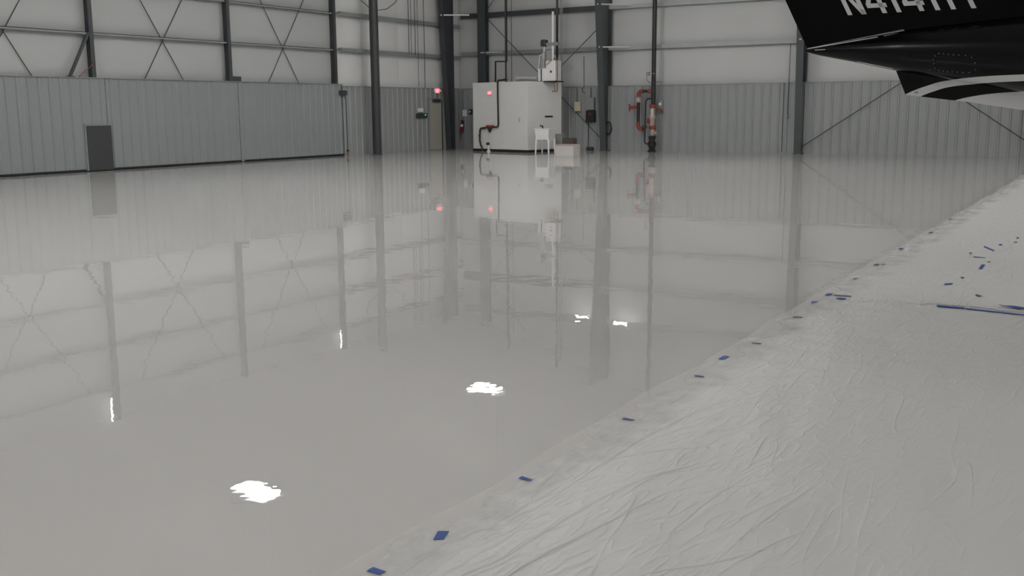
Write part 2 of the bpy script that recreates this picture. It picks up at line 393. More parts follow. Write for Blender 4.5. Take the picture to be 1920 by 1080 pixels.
icol('steel_column', -2.85, .42, 1.0, .26, zceil(-2.85)-.02, 'dark steel column on back wall hidden behind the black aircraft tail')
icol('steel_column', -24.14, .22, .22, .40, zceil(-24.14)-.02, 'dark straight steel column rising behind the white equipment closet', brace_z=(4.02,))
# corner column beside the left wall
icol('steel_column', XL+.24, .25, .72, .22, zceil(XL+.24)-.02, 'dark tapered steel column in the corner beside the exit door', M_dark, yw=36.43, brace_z=(5.5,))
# round pipe column
pc = on_floor(707.8, 290)
o = thing('pipe_column', (pc.x,pc.y,0), 'dark round pipe column standing free near the left wall', 'column')
MB().cyl((pc.x,pc.y,.02),(pc.x,pc.y,zceil(pc.x)-.02),.165,24).build('shaft', M_pipecol, o, smooth=True)
MB().cyl((pc.x,pc.y,0),(pc.x,pc.y,.02),.2,20).build('base_plate', M_pipecol, o)

# ---------------------------------------------------------------- girts on the back wall and left corner bay
def girt_x(x0, x1, z, label, m=M_steel, h=.17):
    g = MB(); g.box((x0,YB-.005,z-h/2),(x1,YB+.005,z+h/2)); g.box((x0,YB+.005,z+h/2-.012),(x1,YB+.19,z+h/2)); g.box((x0,YB+.005,z-h/2),(x1,YB+.07,z-h/2+.012))
    return tag(g.build('wall_girt', m, org=((x0+x1)/2,YB,z-h/2)), label, 'beam', 'girts on the back wall')
bn = ['in the corner bay above the white closet', 'in the bay above the red sprinkler riser', 'in the bay behind the aircraft tail', 'in the bay beyond the aircraft']
tn = ['lowest', 'second', 'third']
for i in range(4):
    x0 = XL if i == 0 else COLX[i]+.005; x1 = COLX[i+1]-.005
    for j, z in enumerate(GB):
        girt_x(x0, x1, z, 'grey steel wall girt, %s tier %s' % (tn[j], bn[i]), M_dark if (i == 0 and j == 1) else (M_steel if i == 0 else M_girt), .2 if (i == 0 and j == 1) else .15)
for j, z in enumerate(GL):
    g = MB(); g.box((XL-.005,29.72,z-.07),(XL+.005,YB-.02,z+.07)); g.box((XL-.19,29.72,z+.058),(XL-.005,YB-.02,z+.07)); g.box((XL-.07,29.72,z-.07),(XL-.005,YB-.02,z-.058))
    tag(g.build('wall_girt', M_steel, org=(XL,33.6,z-.07)), 'grey steel wall girt on left wall behind round column, %s tier' % tn[j], 'beam', 'girts on the left wall')

# ---------------------------------------------------------------- brace rods on the back wall
def rod(p, q, label, r=.016):
    mid = (Vector(p)+Vector(q))/2
    return tag(MB().cyl(p, q, r, 7).build('brace_rod', M_rod, org=(mid.x, mid.y, min(p[2],q[2])), smooth=True), label, 'rod', 'diagonal brace rods on the back wall')
YR = YB-.12
rod((-23.9,YR,5.42), (-18.46,YR,.42), 'dark diagonal brace rod falling rightward behind the white closet')
rod((-18.46,YR-.04,4.95), (-23.9,YR-.04,.35), 'dark diagonal brace rod falling leftward behind the water heater')
rod((-23.9,YR,5.75), (-22.1,YR,7.8), 'dark brace rod rising from straight column above the closet')
rod((-10.52,YR,.22), (-2.9,YR,5.3), 'dark diagonal brace rod rising rightward from column beside the aircraft tail')
rod((-2.9,YR-.04,.32), (-10.5,YR-.04,5.5), 'dark diagonal brace rod falling rightward below the aircraft belly')

# ---------------------------------------------------------------- white equipment closet
P1 = on_floor(888, 283); P2 = on_floor(989.5, 286.4)
ud = (P2-P1).normalized(); nd = Vector((-ud.y, ud.x, 0)); LW = (P2-P1).length; LD = 1.95; HC = 2.68
def cl(a, b, z): return P1 + ud*a + nd*b + Vector((0,0,z))         # closet coordinates: along front, depth, height
CL = thing('equipment_closet', P1+ud*LW/2+nd*LD/2, 'white boxy equipment closet with dark base strip in the corner', 'closet')
def cbox(mb, a0, a1, b0, b1, z0, z1):
    return mb.add([cl(a0,b0,z0),cl(a1,b0,z0),cl(a1,b1,z0),cl(a0,b1,z0),cl(a0,b0,z1),cl(a1,b0,z1),cl(a1,b1,z1),cl(a0,b1,z1)],
                  [(0,3,2,1),(4,5,6,7),(0,1,5,4),(1,2,6,5),(2,3,7,6),(3,0,4,7)])
cbox(MB(), 0, LW, 0, LD, .0, HC).build('body', M_white, CL)
cbox(cbox(MB(), -.012, LW+.012, -.012, 0, .0, .10), LW, LW+.012, 0, LD, 0, .10).build('base_strip', M_black, CL)
cbox(cbox(MB(), -.015, LW+.015, -.015, 0.03, HC, HC+.03), LW-.03, LW+.015, 0.03, LD+.015, HC, HC+.03).build('top_edge', M_white, CL)
cbox(MB(), 2.58, 2.63, -.03, 0, 1.17, 1.33).build('latch', M_galv, CL)
cbox(MB(), LW, LW+.02, .98, 1.42, 1.34, 1.40).build('vent_slot', M_black, CL)
# exit signs
def exit_sign(c, u, n, label, lampears=False, k=1.0):
    c, u, n = Vector(c), Vector(u), Vector(n); z = Vector((0,0,1))
    o = thing('exit_sign', c-z*.11, label, 'sign')
    def bx(mb, a0, a1, h0, h1, d0, d1):
        P = lambda a,h,d: c+u*a*k+z*h*k+n*d
        return mb.add([P(a0,h0,d0),P(a1,h0,d0),P(a1,h0,d1),P(a0,h0,d1),P(a0,h1,d0),P(a1,h1,d0),P(a1,h1,d1),P(a0,h1,d1)],
                      [(0,3,2,1),(4,5,6,7),(0,1,5,4),(1,2,6,5),(2,3,7,6),(3,0,4,7)])
    bx(MB(), -.16, .16, -.11, .11, 0, .05).build('housing', M_white, o)
    bx(MB(), -.145, .145, -.095, .095, .05, .054).build('face', M_exit, o)
    L = MB(); T = .016; H = .06
    def st(x0, y0, x1, y1):
        a = c+u*x0*k+z*y0*k+n*.057; b = c+u*x1*k+z*y1*k+n*.057; L.bar(a, b, T*k, .006, n)
    e = -.125; st(e,-H,e,H); [st(e,y,e+.045,y) for y in (-H+.008,0,H-.008)]
    e = -.055; st(e,-H,e+.05,H); st(e+.05,-H,e,H)
    e = .025; st(e,-H,e,H)
    e = .09; st(e,-H,e,H); st(e-.033,H-.008,e+.033,H-.008)
    L.build('letters', M_exitlet, o)['label'] = 'glowing red EXIT letters'
    if lampears:
        for sgn in (-1,1):
            p = c+u*.21*sgn+n*.05+z*.0
            MB().lathe([(.02,-.03),(.05,-.02),(.055,.03),(.03,.05)], p, 'x', 10).build('lamp_head', M_plast, o, smooth=True)
    return o
exit_sign((XL+.035, 35.58, 2.44), (0,1,0), (1,0,0), 'red glowing exit sign above the cream door', True)
# u runs to the right as seen from the hall
exit_sign(cl(1.02, -.001, 2.30), ud, -nd, 'red glowing exit sign on the front of the white closet', k=.75)

# pipework on the closet front
def pipe(name, pts, r, m, label, n=8):
    b = min(pts, key=lambda p: p[2]); return tag(MB().tube(pts, r, n).build(name, m, org=b, smooth=True), label, 'pipe')
o = thing('drain_pipe', cl(.62,-.06,0), 'black pipe running down the closet front with red valve', 'pipe')
MB().tube([cl(1.98,-.06,HC+.10), cl(1.55,-.06,HC+.10), cl(1.48,-.06,HC+.04), cl(1.5,-.06,1.05), cl(1.46,-.06,.98), cl(.52,-.06,.92), cl(.46,-.06,.86), cl(.43,-.06,.45), cl(.50,-.07,.25), cl(.62,-.10,.12), cl(.64,-.10,0)], .036, 10).build('pipe', M_blackpipe, o, smooth=True)
MB().bev(cl(1.05,-.08,1.0), (.34,.14,.09), .02).build('valve_body', M_orange, o)['label'] = 'rusty red valve body'
MB().lathe([(.03,-.2),(.09,-.05),(.09,0)], cl(1.06,-.10,.95)).build('spigot', M_black, o, smooth=True)
MB().lathe([(.03,-.03),(.06,0),(.03,.05)], cl(.68,-.07,.92)).build('clamp', M_blackpipe, o)
MB().lathe([(.035,-.03),(.055,0),(.035,.03)], cl(.42,-.06,.62)).build('coupling', M_blackpipe, o)
MB().lathe([(.09,-.015),(.09,.015)], cl(1.9,-.06,HC+.13)).build('flange', M_blackpipe, o)
o = thing('drain_stub', cl(1.02,-.14,0), 'short white drain pipe with dark cap standing before the closet', 'pipe')
MB().lathe([(.075,0),(.075,.04),(.04,.06),(.04,.25)], cl(1.02,-.14,0), n=12).build('pipe', M_plast, o, smooth=True)
MB().lathe([(.03,0),(.07,.03),(.07,.09),(.03,.12)], cl(.98,-.14,.25), n=12).build('cap', M_black, o, smooth=True)
pipe('riser_tube', [cl(1.06,-.06,.36), cl(1.06,-.06,.80)], .014, M_plast, 'thin pale tube below the red valve on the closet')

# overhead black pipes on the left of the roof
YP = 36.2
def bp(x, y, Y=YP): return on_back(x, y, Y)
a = bp(929,158); b = bp(929,115.5); c = bp(950,115); d = Vector((c.x,YP,zceil(c.x)-.05))
pipe('black_pipe', [Vector((a.x,YP,HC-.1)), b, c, d], .04, M_blackpipe, 'black pipe with stepped elbow left above the closet')
d = bp(953.5,149); e = bp(954,-140)
pipe('black_pipe', [Vector((d.x,YP-.2,HC+.03)), Vector((d.x,YP-.2,zceil(d.x)-.05))], .035, M_blackpipe, 'straight black pipe beside the stepped pipe, landing on closet roof')
e = bp(1044.5,130); pipe('black_pipe', [Vector((e.x,YP,HC+.03)), Vector((e.x,YP,zceil(e.x)-.06))], .05, M_blackpipe, 'thick straight black pipe rising behind the water heater')
for px, lb in ((1050.5,'thin grey conduit left of pair, right of the water heater'), (1053.5,'thin grey conduit, right of pair behind water heater')):
    e = bp(px,130,37.2); pipe('conduit', [Vector((e.x,37.2,2.2)), Vector((e.x,37.2,zceil(e.x)-.05))], .022, M_steel, lb)
e = bp(988,20,37.38); pipe('conduit', [Vector((e.x-.75,37.38,HP+.1)), Vector((e.x-.75,37.38,zceil(e.x-.75)-.05))], .012, M_rod, 'thin dark wire on wall between pipes above closet')

# water heater and equipment on the closet roof
zr = HC+.03
def sc(px, py): return on_back(px, py, 35.6)
c0 = sc(1029,140)
WH = thing('water_heater', (c0.x, 35.6, HC), 'white boxy water heater with pipes on the closet roof', 'heater')
MB().bev((c0.x-.16,35.58,HC+.28),(.36,.5,.50),.02).build('front_case', M_plast, WH)
MB().bev((c0.x+.20,35.62,HC+.42),(.42,.5,.80),.02).build('rear_case', M_plast, WH)
MB().cbox((c0.x+.02,35.6,HC+.025),(.95,.6,.05)).build('base', M_black, WH)
MB().box((c0.x-.20,35.315,HC+.05),(c0.x-.16,35.33,HC+.52)).build('dark_strap', M_black, WH)
MB().lathe([(.15,0),(.16,.05),(.16,.36),(.10,.44)], (c0.x+.0,35.6,HC+.80), n=16).build('blower_motor', M_grey, WH, smooth=True)
MB().lathe([(.02,0),(.11,.03),(.11,.06)], (c0.x+.22,35.36,HC+.40), 'y', 12).build('dark_logo_plate', M_wicket, WH)
fl = sc(1036.5,110)
MB().cyl((fl.x,35.6,HC+.8),(fl.x,35.6,5.35),.045,12).build('flue_pipe', M_plast, WH, smooth=True)
MB().bev((c0.x-.20,35.6,HC+1.50),(.2,.3,.26),.03).build('junction_box', M_wicket, WH)
MB().bar((c0.x-.1,35.6,HC+1.45),(c0.x+.45,35.6,HC+1.45),.10,.12).build('bracket_arm', M_grey, WH)
MB().tube([(c0.x-.42,35.6,HC+.1),(c0.x-.45,35.6,HC+.6),(c0.x-.40,35.6,HC+1.0),(c0.x-.28,35.6,HC+1.08),(c0.x-.24,35.6,HC+.9)],.06,12).build('flex_duct', M_galv, WH, smooth=True)
MB().tube([(c0.x-.02,35.3,HC+.85),(c0.x-.02,35.28,HC+.6),(c0.x+.15,35.3,HC+.72),(c0.x+.30,35.3,HC+.85)],.014,6).build('copper_tube', M_copper, WH)
MB().cyl((c0.x-.20,35.6,HC+.5),(c0.x-.20,35.6,HC+1.4),.05).build('support_post', M_galv, WH)
for i, (px, lb) in enumerate(((1042.5,'copper pipe dropping over the closet edge, nearer the heater'), (1047.5,'copper pipe dropping over the closet edge, outer one'))):
    p = on_back(px,150,35.5)
    pipe('copper_pipe', [(c0.x+.30,35.45,HC+.9-.04*i),(p.x,35.4,HC+.9-.04*i),(p.x,35.4,2.35),(p.x-.1,35.4,2.32)], .02, M_copper, lb)
DU = thing('flex_duct', (sc(990,148).x, 35.8, HC), 'grey ribbed flexible duct lying on the closet roof', 'duct')
p0, p1 = sc(964,150), sc(1003,150)
pts = []; rr = []
for i in range(41):
    t = i/40; pts.append((p0.x+(p1.x-p0.x)*t, 35.85, zr+.115+.03*abs(math.sin(t*5)))); rr.append(.10+.012*(i%2))
MB().tube(pts, rr, 12).build('duct', M_galv, DU)
MB().tube([(p0.x+.15,35.5,zr+.06),(p0.x+.4,35.5,zr+.1),(p1.x-.2,35.5,zr+.08),(p1.x,35.5,zr+.05)], .05, 10).build('hose', M_steel, DU, smooth=True)
MB().lathe([(.13,0),(.15,.03),(.15,.12),(.12,.15)], (p0.x-.05,35.85,zr+.115), 'x', 14).build('collar', M_galv, DU)

# ---------------------------------------------------------------- laundry sink, mop basin and clutter right of the closet
s0 = on_floor(1022.5, 287.5)
SK = thing('laundry_sink', (s0.x, s0.y, 0), 'white plastic laundry sink on four legs beside the closet', 'sink')
zs, hw, hd = .93, .31, .28
tub = MB()
def ring(k, z): return [(s0.x-hw*k,s0.y-hd*k,z),(s0.x+hw*k,s0.y-hd*k,z),(s0.x+hw*k,s0.y+hd*k,z),(s0.x-hw*k,s0.y+hd*k,z)]
rings = ring(.86,.52)+ring(.97,.88)+ring(1.04,.89)+ring(1.04,zs)+ring(.93,zs)+ring(.80,.58)
fs = [(3,2,1,0)]
for k in range(5):
    for i in range(4): j=(i+1)%4; fs.append((k*4+i,k*4+j,k*4+4+j,k*4+4+i))
fs.append((20,21,22,23)); tub.add(rings, fs); tub.build('tub', M_plast, SK)
for sx in (-1,1):
    for sy in (-1,1):
        MB().tube([(s0.x+sx*hw*.84,s0.y+sy*hd*.8,.55),(s0.x+sx*hw*.92,s0.y+sy*hd*.9,0)], [.045,.028], 8).build('leg', M_plast, SK)
MB().tube([(s0.x-.24,s0.y+.22,zs),(s0.x-.24,s0.y+.22,zs+.09),(s0.x-.24,s0.y+.05,zs+.10)], .03, 8).build('faucet', M_wicket, SK)
m0 = on_floor(1058.5, 292)
MBS = thing('mop_basin', (m0.x, m0.y+.25, 0), 'low whitish mop basin on the floor right of the sink', 'basin')
b = MB(); X0, X1, Y0, Y1, H = m0.x-.36, m0.x+.36, m0.y, m0.y+.5, .40
b.box((X0,Y0,0),(X1,Y0+.05,H)); b.box((X0,Y1-.05,0),(X1,Y1,H)); b.box((X0,Y0+.05,0),(X0+.05,Y1-.05,H)); b.box((X1-.05,Y0+.05,0),(X1,Y1-.05,H)); b.box((X0+.05,Y0+.05,0),(X1-.05,Y1-.05,.1))
b.build('body', mat('offwhite_basin', (.56,.53,.50), .5), MBS)
MB().box((X0-.01,Y0-.012,H-.05),(X1+.01,Y0,H+.005)).build('rim', M_valve, MBS)
g0 = on_floor(1050, 286)
o = tag(MB().bev((g0.x,g0.y,.36),(.30,.26,.72),.02).build('grey_bin', M_grey, org=(g0.x,g0.y,0)), 'dark grey bin between the sink and the mop basin', 'bin')  # dark block filling in the shade between sink and closet
g0 = on_floor(1068, 288)
BX = thing('cardboard_box', (g0.x,g0.y,0), 'dark brown box standing behind the mop basin', 'box')
MB().bev((g0.x,g0.y,.29),(.44,.36,.58),.012).build('body', M_brown, BX)
MB().box((g0.x-.2,g0.y-.03,.58),(g0.x+.2,g0.y+.03,.585)).build('seam', M_wicket, BX)
# wall items between the closet and the tapered column
def wallbox(name, px0, px1, py0, py1, m, label, cat, dep=.14, extra=None):
    a = on_back((px0+px1)/2-(px1-px0)/2, py0, YB-.04-dep); b_ = on_back(px1, py1, YB-.04-dep)
    o = thing(name, ((a.x+b_.x)/2, YB-.04, b_.z), label, cat)
    MB().bev(((a.x+b_.x)/2, YB-.034-dep/2, (a.z+b_.z)/2), (b_.x-a.x, dep, a.z-b_.z), .008).build('case', m, o)
    cx, cz, yf = (a.x+b_.x)/2, (a.z+b_.z)/2, YB-.034-dep
    if extra: extra(o, cx, cz, yf)
    return o
wallbox('cream_box', 1076.5, 1087.5, 191, 208.5, M_cream, 'cream electrical box on the wall right of the closet', 'box', .12, lambda o,x,z,y: MB().box((x-.08,y-.008,z-.15),(x+.08,y,z+.15)).build('cover', M_cream, o))
wallbox('electrical_cabinet', 1099, 1113, 183, 206, M_grey, 'grey electrical panel on the wall above the black box', 'panel', .13, lambda o,x,z,y: MB().box((x-.11,y-.008,z-.2),(x+.11,y,z+.2)).build('panel_door', M_grey, o))
wallbox('black_box', 1098, 1113.5, 207.5, 229, M_black, 'black control box mounted below the grey panel', 'box', .17, lambda o,x,z,y: MB().box((x-.05,y-.008,z+.06),(x+.03,y,z+.14)).build('gauge', M_red, o))
p = on_back(1103,229,YB-.06); q = on_back(1103,283,YB-.06)
pipe('conduit', [Vector((p.x,YB-.06,p.z)), Vector((p.x,YB-.06,.06))], .014, M_rod, 'thin conduit from the black box to the floor')
p = on_back(1106,279,YB-.2)
o = tag(MB().bev((p.x,YB-.2,.07),(.26,.2,.14),.02).build('floor_box', M_wicket, org=(p.x,YB-.2,0)), 'small dark box on the floor below the black box', 'box')
p = on_back(1095,106,YB-.06); q = on_back(1091,166,YB-.06)
tag(MB().tube([p,on_back(1095,164,YB-.06),q,on_back(1092,172,YB-.06),on_back(1097,174,YB-.06)],.015,6).build('hanging_wire', M_rod, org=q), 'thin dark wire with hooked end above the cream box', 'wire')
for px, lb in ((1082,'thin conduit above the cream box'),(1108,'thin conduit above the grey panel')):
    p = on_back(px,175,YB-.05); q = on_back(px,191 if px==1082 else 183,YB-.05); pipe('conduit', [Vector((p.x,YB-.05,HP-.03)), Vector((p.x,YB-.05,q.z))], .013, M_rod, lb)
p = on_back(1140.5,240,YB-.12)
HC_ = thing('hose_coil', (p.x,YB-.1,p.z-.25), 'dark coiled hose hanging right of the tapered column', 'hose')
MB().tube([(p.x+.13*math.cos(a), YB-.10-.03*math.sin(a/3), p.z+.26*math.sin(a)) for a in [i*math.pi/8 for i in range(33)]], .022, 6).build('hose', M_rubber, HC_, smooth=True)
MB().box((p.x-.04,YB-.12,p.z+.24),(p.x+.04,YB-.03,p.z+.3)).build('hook', M_galv, HC_)

# ---------------------------------------------------------------- fire sprinkler riser
YS = 37.1
def sp(x, y): return on_back(x, y, YS)
r0 = sp(1222,283); rx = -16.2
SR = thing('sprinkler_riser', (rx,YS,0), 'black fire sprinkler riser with red couplings on the back wall', 'pipe')
MB().cyl((rx+.03,YS,1.72),(rx+.03,YS,zceil(rx)-.05),.085,14).build('main_pipe', M_blackpipe, SR, smooth=True)
for z in (1.74, .92):
    MB().lathe([(.11,-.07),(.135,-.05),(.135,.05),(.11,.07)], (rx+.02,YS,z), n=14).build('coupling', M_orange, SR, smooth=True)
MB().lathe([(.085,.98),(.10,1.0),(.10,1.22),(.13,1.26),(.13,1.40),(.10,1.44),(.09,1.68)], (rx,YS,0), n=14).build('alarm_valve', M_valve, SR, smooth=True)
MB().lathe([(.08,.62),(.10,.64),(.10,.86)], (rx+.02,YS,0), n=14).build('spool', M_valve, SR, smooth=True)
MB().lathe([(.10,0),(.16,.0),(.16,.05),(.11,.07),(.13,.2),(.17,.24),(.17,.34),(.12,.38),(.11,.5),(.15,.52),(.15,.58),(.1,.6)], (rx,YS,0), n=16).build('gate_valve', M_black, SR, smooth=True)
MB().bev((rx-.12,YS-.08,1.18),(.12,.1,.2),.02).build('trim_valve', M_red, SR)
MB().bev((rx+.13,YS-.05,.72),(.16,.1,.10),.02).build('test_valve', M_valve, SR)
xl = -16.79
MB().cyl((rx,YS,2.31),(rx-.18,YS,2.31),.075,12).build('branch_collar', M_orange, SR, smooth=True)
MB().cyl((rx-.16,YS,2.31),(xl+.16,YS,2.31),.055,12).build('branch_pipe', M_blackpipe, SR, smooth=True)
MB().tube([(xl+.2,YS,2.31)]+arc((xl+.14,YS,2.17),math.pi/2,math.pi,.14,(1,0,0),(0,0,1))+[(xl,YS,2.1)],.078,12).build('elbow', M_orange, SR, smooth=True)
MB().lathe([(.09,1.88),(.115,1.9),(.115,2.04),(.09,2.06)], (xl,YS,0), n=12).build('check_valve', M_valve, SR, smooth=True)
MB().cyl((xl,YS,1.1),(xl,YS,1.9),.06,12).build('drop_pipe', M_blackpipe, SR, smooth=True)
MB().tube([(xl,YS,1.16)]+arc((xl+.14,YS,1.0),math.pi,1.5*math.pi,.14,(1,0,0),(0,0,1))+[(xl+.2,YS,.86)],.075,12).build('elbow', M_orange, SR, smooth=True)
MB().cyl((xl+.18,YS,.93),(xl+.34,YS,.95),.06,12).build('end_cap', M_wicket, SR, smooth=True)
MB().bar((xl-.04,YS-.02,1.70),(xl-.38,YS-.05,1.69),.08,.13).build('inlet_lever', M_red, SR)['label'] = 'bright red inlet handle'
MB().lathe([(.03,-.14),(.03,.14)], (xl-.36,YS-.05,1.69), n=8).build('lever_grip', M_red, SR)
MB().tube([(rx-.02,YS-.02,2.02),(xl+.40,YS-.02,2.02),(xl+.32,YS-.02,1.94),(xl+.29,YS-.02,.38),(xl+.33,YS-.02,.31),(rx-.08,YS-.02,.30)],.032,8).build('bypass_pipe', M_blackpipe, SR, smooth=True)
MB().tube([(rx+.1,YS+.1,1.62),(rx+.3,YS+.15,1.62),(rx+.33,YS+.2,1.5)],.04,8).build('side_outlet', M_orange, SR, smooth=True)
p = sp(1219,138)
o = thing('alarm_switch', (p.x-.02,YS-.05,p.z-.08), 'small grey alarm switch with wire clamped to the black riser', 'switch')
MB().bev((p.x-.09,YS,p.z),(.12,.1,.14),.01).build('case', M_grey, o)
MB().cyl((p.x-.05,YS-.02,p.z),(p.x+.22,YS-.09,p.z),.015,6).build('clamp', M_galv, o)
MB().tube([(p.x-.1,YS-.04,p.z-.06),(p.x-.1,YS-.1,p.z-.22),(p.x+.02,YS-.12,p.z-.34),(p.x+.25,YS-.10,p.z-.36)],.01,6).build('wire', M_rod, o)
wallbox('gauge_board', 1233, 1242, 188, 212, M_grey, 'grey backing panel on the wall right of the riser', 'panel', .08, lambda o,x,z,y: MB().box((x-.05,y-.03,z+.05),(x+.05,y,z+.15)).build('dial', M_plast, o))
p = on_back(1240.5,155,YB-.06)
pipe('conduit', [(p.x-.35,YB-.06,2.66),(p.x,YB-.06,2.66),(p.x,YB-.06,0.02)], .02, M_steel, 'grey conduit running down the wall right of the riser')

# ---------------------------------------------------------------- small things on the left side and the corner
p = on_back(862,235,YB-.12)
FE = thing('fire_extinguisher', (p.x+.05,YB-.13,.72), 'small red fire extinguisher hanging on the corner wall', 'extinguisher')
px_ = p.x+.12
MB().lathe([(.06,.70),(.075,.72),(.078,1.05),(.05,1.13),(.025,1.15)], (px_,YB-.13,0), n=14).build('cylinder', M_red, FE, smooth=True)
MB().lathe([(.079,.93),(.079,1.03)], (px_,YB-.13,0), n=14).build('label_band', M_plast, FE, smooth=True)
MB().bev((px_,YB-.13,1.18),(.05,.1,.07),.01).build('valve_head', M_black, FE)
MB().tube([(px_+.03,YB-.15,1.18),(px_+.10,YB-.16,1.12),(px_+.09,YB-.15,.88)],.012,6).build('hose', M_rubber, FE)
MB().box((px_-.04,YB-.06,.85),(px_+.04,YB,1.2)).build('wall_bracket', M_wicket, FE)
p = on_back(870.5,212,YB-.04)
o = tag(MB().bev((p.x+.02,YB-.038,p.z),(.22,.012,.28),.004).build('wall_sign', M_plast, org=(p.x,YB-.04,p.z-.14)), 'small pale blank sign on the corner wall above extinguisher', 'sign')
p = on_back(882,209.5,YB-.1)
o = thing('alarm_horn', (p.x,YB-.04,p.z-.1), 'small black alarm device with white centre beside the closet', 'alarm')
MB().bev((p.x,YB-.07,p.z),(.17,.07,.2),.01).build('case', M_black, o)
MB().lathe([(.045,-.02),(.03,-.04)], (p.x-.01,YB-.1,p.z), 'y', 12).build('strobe', M_plast, o)
p = on_left(792.5,217,XL+.1)
o = thing('access_keypad', (XL+.035,p.y,p.z-.12), 'dark double box with green light left of the cream door', 'keypad')
MB().bev((XL+.075,p.y-.22,p.z),(.08,.32,.20),.01).build('left_case', M_wicket, o)
MB().bev((XL+.075,p.y+.16,p.z),(.08,.34,.20),.01).build('right_case', M_wicket, o)
MB().cbox((XL+.118,p.y+.17,p.z+.03),(.008,.07,.05)).build('light', M_led, o)['label'] = 'lit green indicator'
p = on_left(789,206.5,XL+.05)
tag(MB().bev((XL+.045,p.y,p.z),(.03,.34,.16),.005).build('wall_sign', M_plast, org=(XL+.04,p.y,p.z-.08)), 'small white plate on the wall above the green-lit box', 'sign')
p = on_left(644,174,XL+.1)
o = thing('limit_switch', (XL+.035,p.y,p.z-.1), 'small dark box with wire high on wall left of round column', 'switch')
MB().bev((XL+.085,p.y,p.z),(.1,.36,.17),.01).build('case', M_dark, o)
MB().tube([(XL+.05,p.y+.12,p.z-.08),(XL+.05,p.y+.18,p.z-.25),(XL+.05,p.y+.2,.05)],.014,6).build('wire', M_rod, o)
MB().tube([(XL+.05,p.y-.1,p.z+.08),(XL+.04,p.y-.1,HP)],.012,6).build('conduit', M_steel, o)
p = on_floor(640.5,291)
o = thing('door_stop', (XL+.07,29.78,0), 'small rusty peg at the foot of the last door leaf', 'peg')
MB().cyl((XL+.07,29.78,0),(XL+.07,29.78,.16),.025,8).build('pin', M_copper, o)
MB().lathe([(.03,0),(.05,.02),(.05,.05),(.02,.07)], (XL+.07,29.78,.15), n=10).build('knob', M_black, o)
# hanging cords on left wall by the corner
for i, (px, z0, dy) in enumerate(((766,3.9,0),(770.5,3.9,0),(778,3.85,0),(783,2.6,0),(795,2.55,0))):
    p = on_left(px,60,XL+.06)
    lbs = ['first','second','third','fourth','fifth']
    tag(MB().tube([(XL+.06,p.y,z0),(XL+.06,p.y+.01,z0+1.5),(XL+.06,p.y-.02,7.1)],.010 if i%2 else .014,5).build('hanging_cable', M_rod, org=(XL+.06,p.y,z0)),
        'thin dark hanging cord on wall, %s from left between round and corner columns' % lbs[i], 'cord', 'cords hanging by the corner column')
p = on_left(790,108,XL+.05)
pts = [on_left(668,-14,XL+.1), on_left(678,2,XL+.1), on_left(692,14,XL+.1), on_left(708,19,XL+.1), on_left(725,17,XL+.1), on_left(740,6,XL+.1), on_left(750,-10,XL+.1)]
pts = [Vector((XL+.1, q.y, q.z)) for q in pts]; pts[0].z = pts[-1].z = max(pts[0].z, pts[-1].z)
tag(MB().tube(pts,.014,6).build('slack_cable', M_rod, org=min(pts,key=lambda q:q.z)), 'dark slack cable looping behind the top of the round column', 'cable')
# pull cord beside the column near the aircraft
p = on_back(1476,218,YB-.06)
o = thing('pull_switch', (p.x,YB-.06,p.z), 'thin pull cord with grey handle left of the aircraft-side column', 'cord')
MB().tube([(p.x,YB-.06,p.z),(p.x+.03,YB-.06,3.9)],.012,6).build('cord', M_rod, o)
MB().lathe([(.02,.08),(.05,.05),(.05,-.05),(.02,-.08)], (p.x,YB-.06,p.z), n=10).build('handle', M_grey, o)
p = on_back(1469,190,YB-.05)
pipe('conduit', [Vector((p.x,YB-.05,HP)),Vector((p.x-.0,YB-.05,.05))], .012, M_rod, 'thin dark conduit down wall left of aircraft-side column')

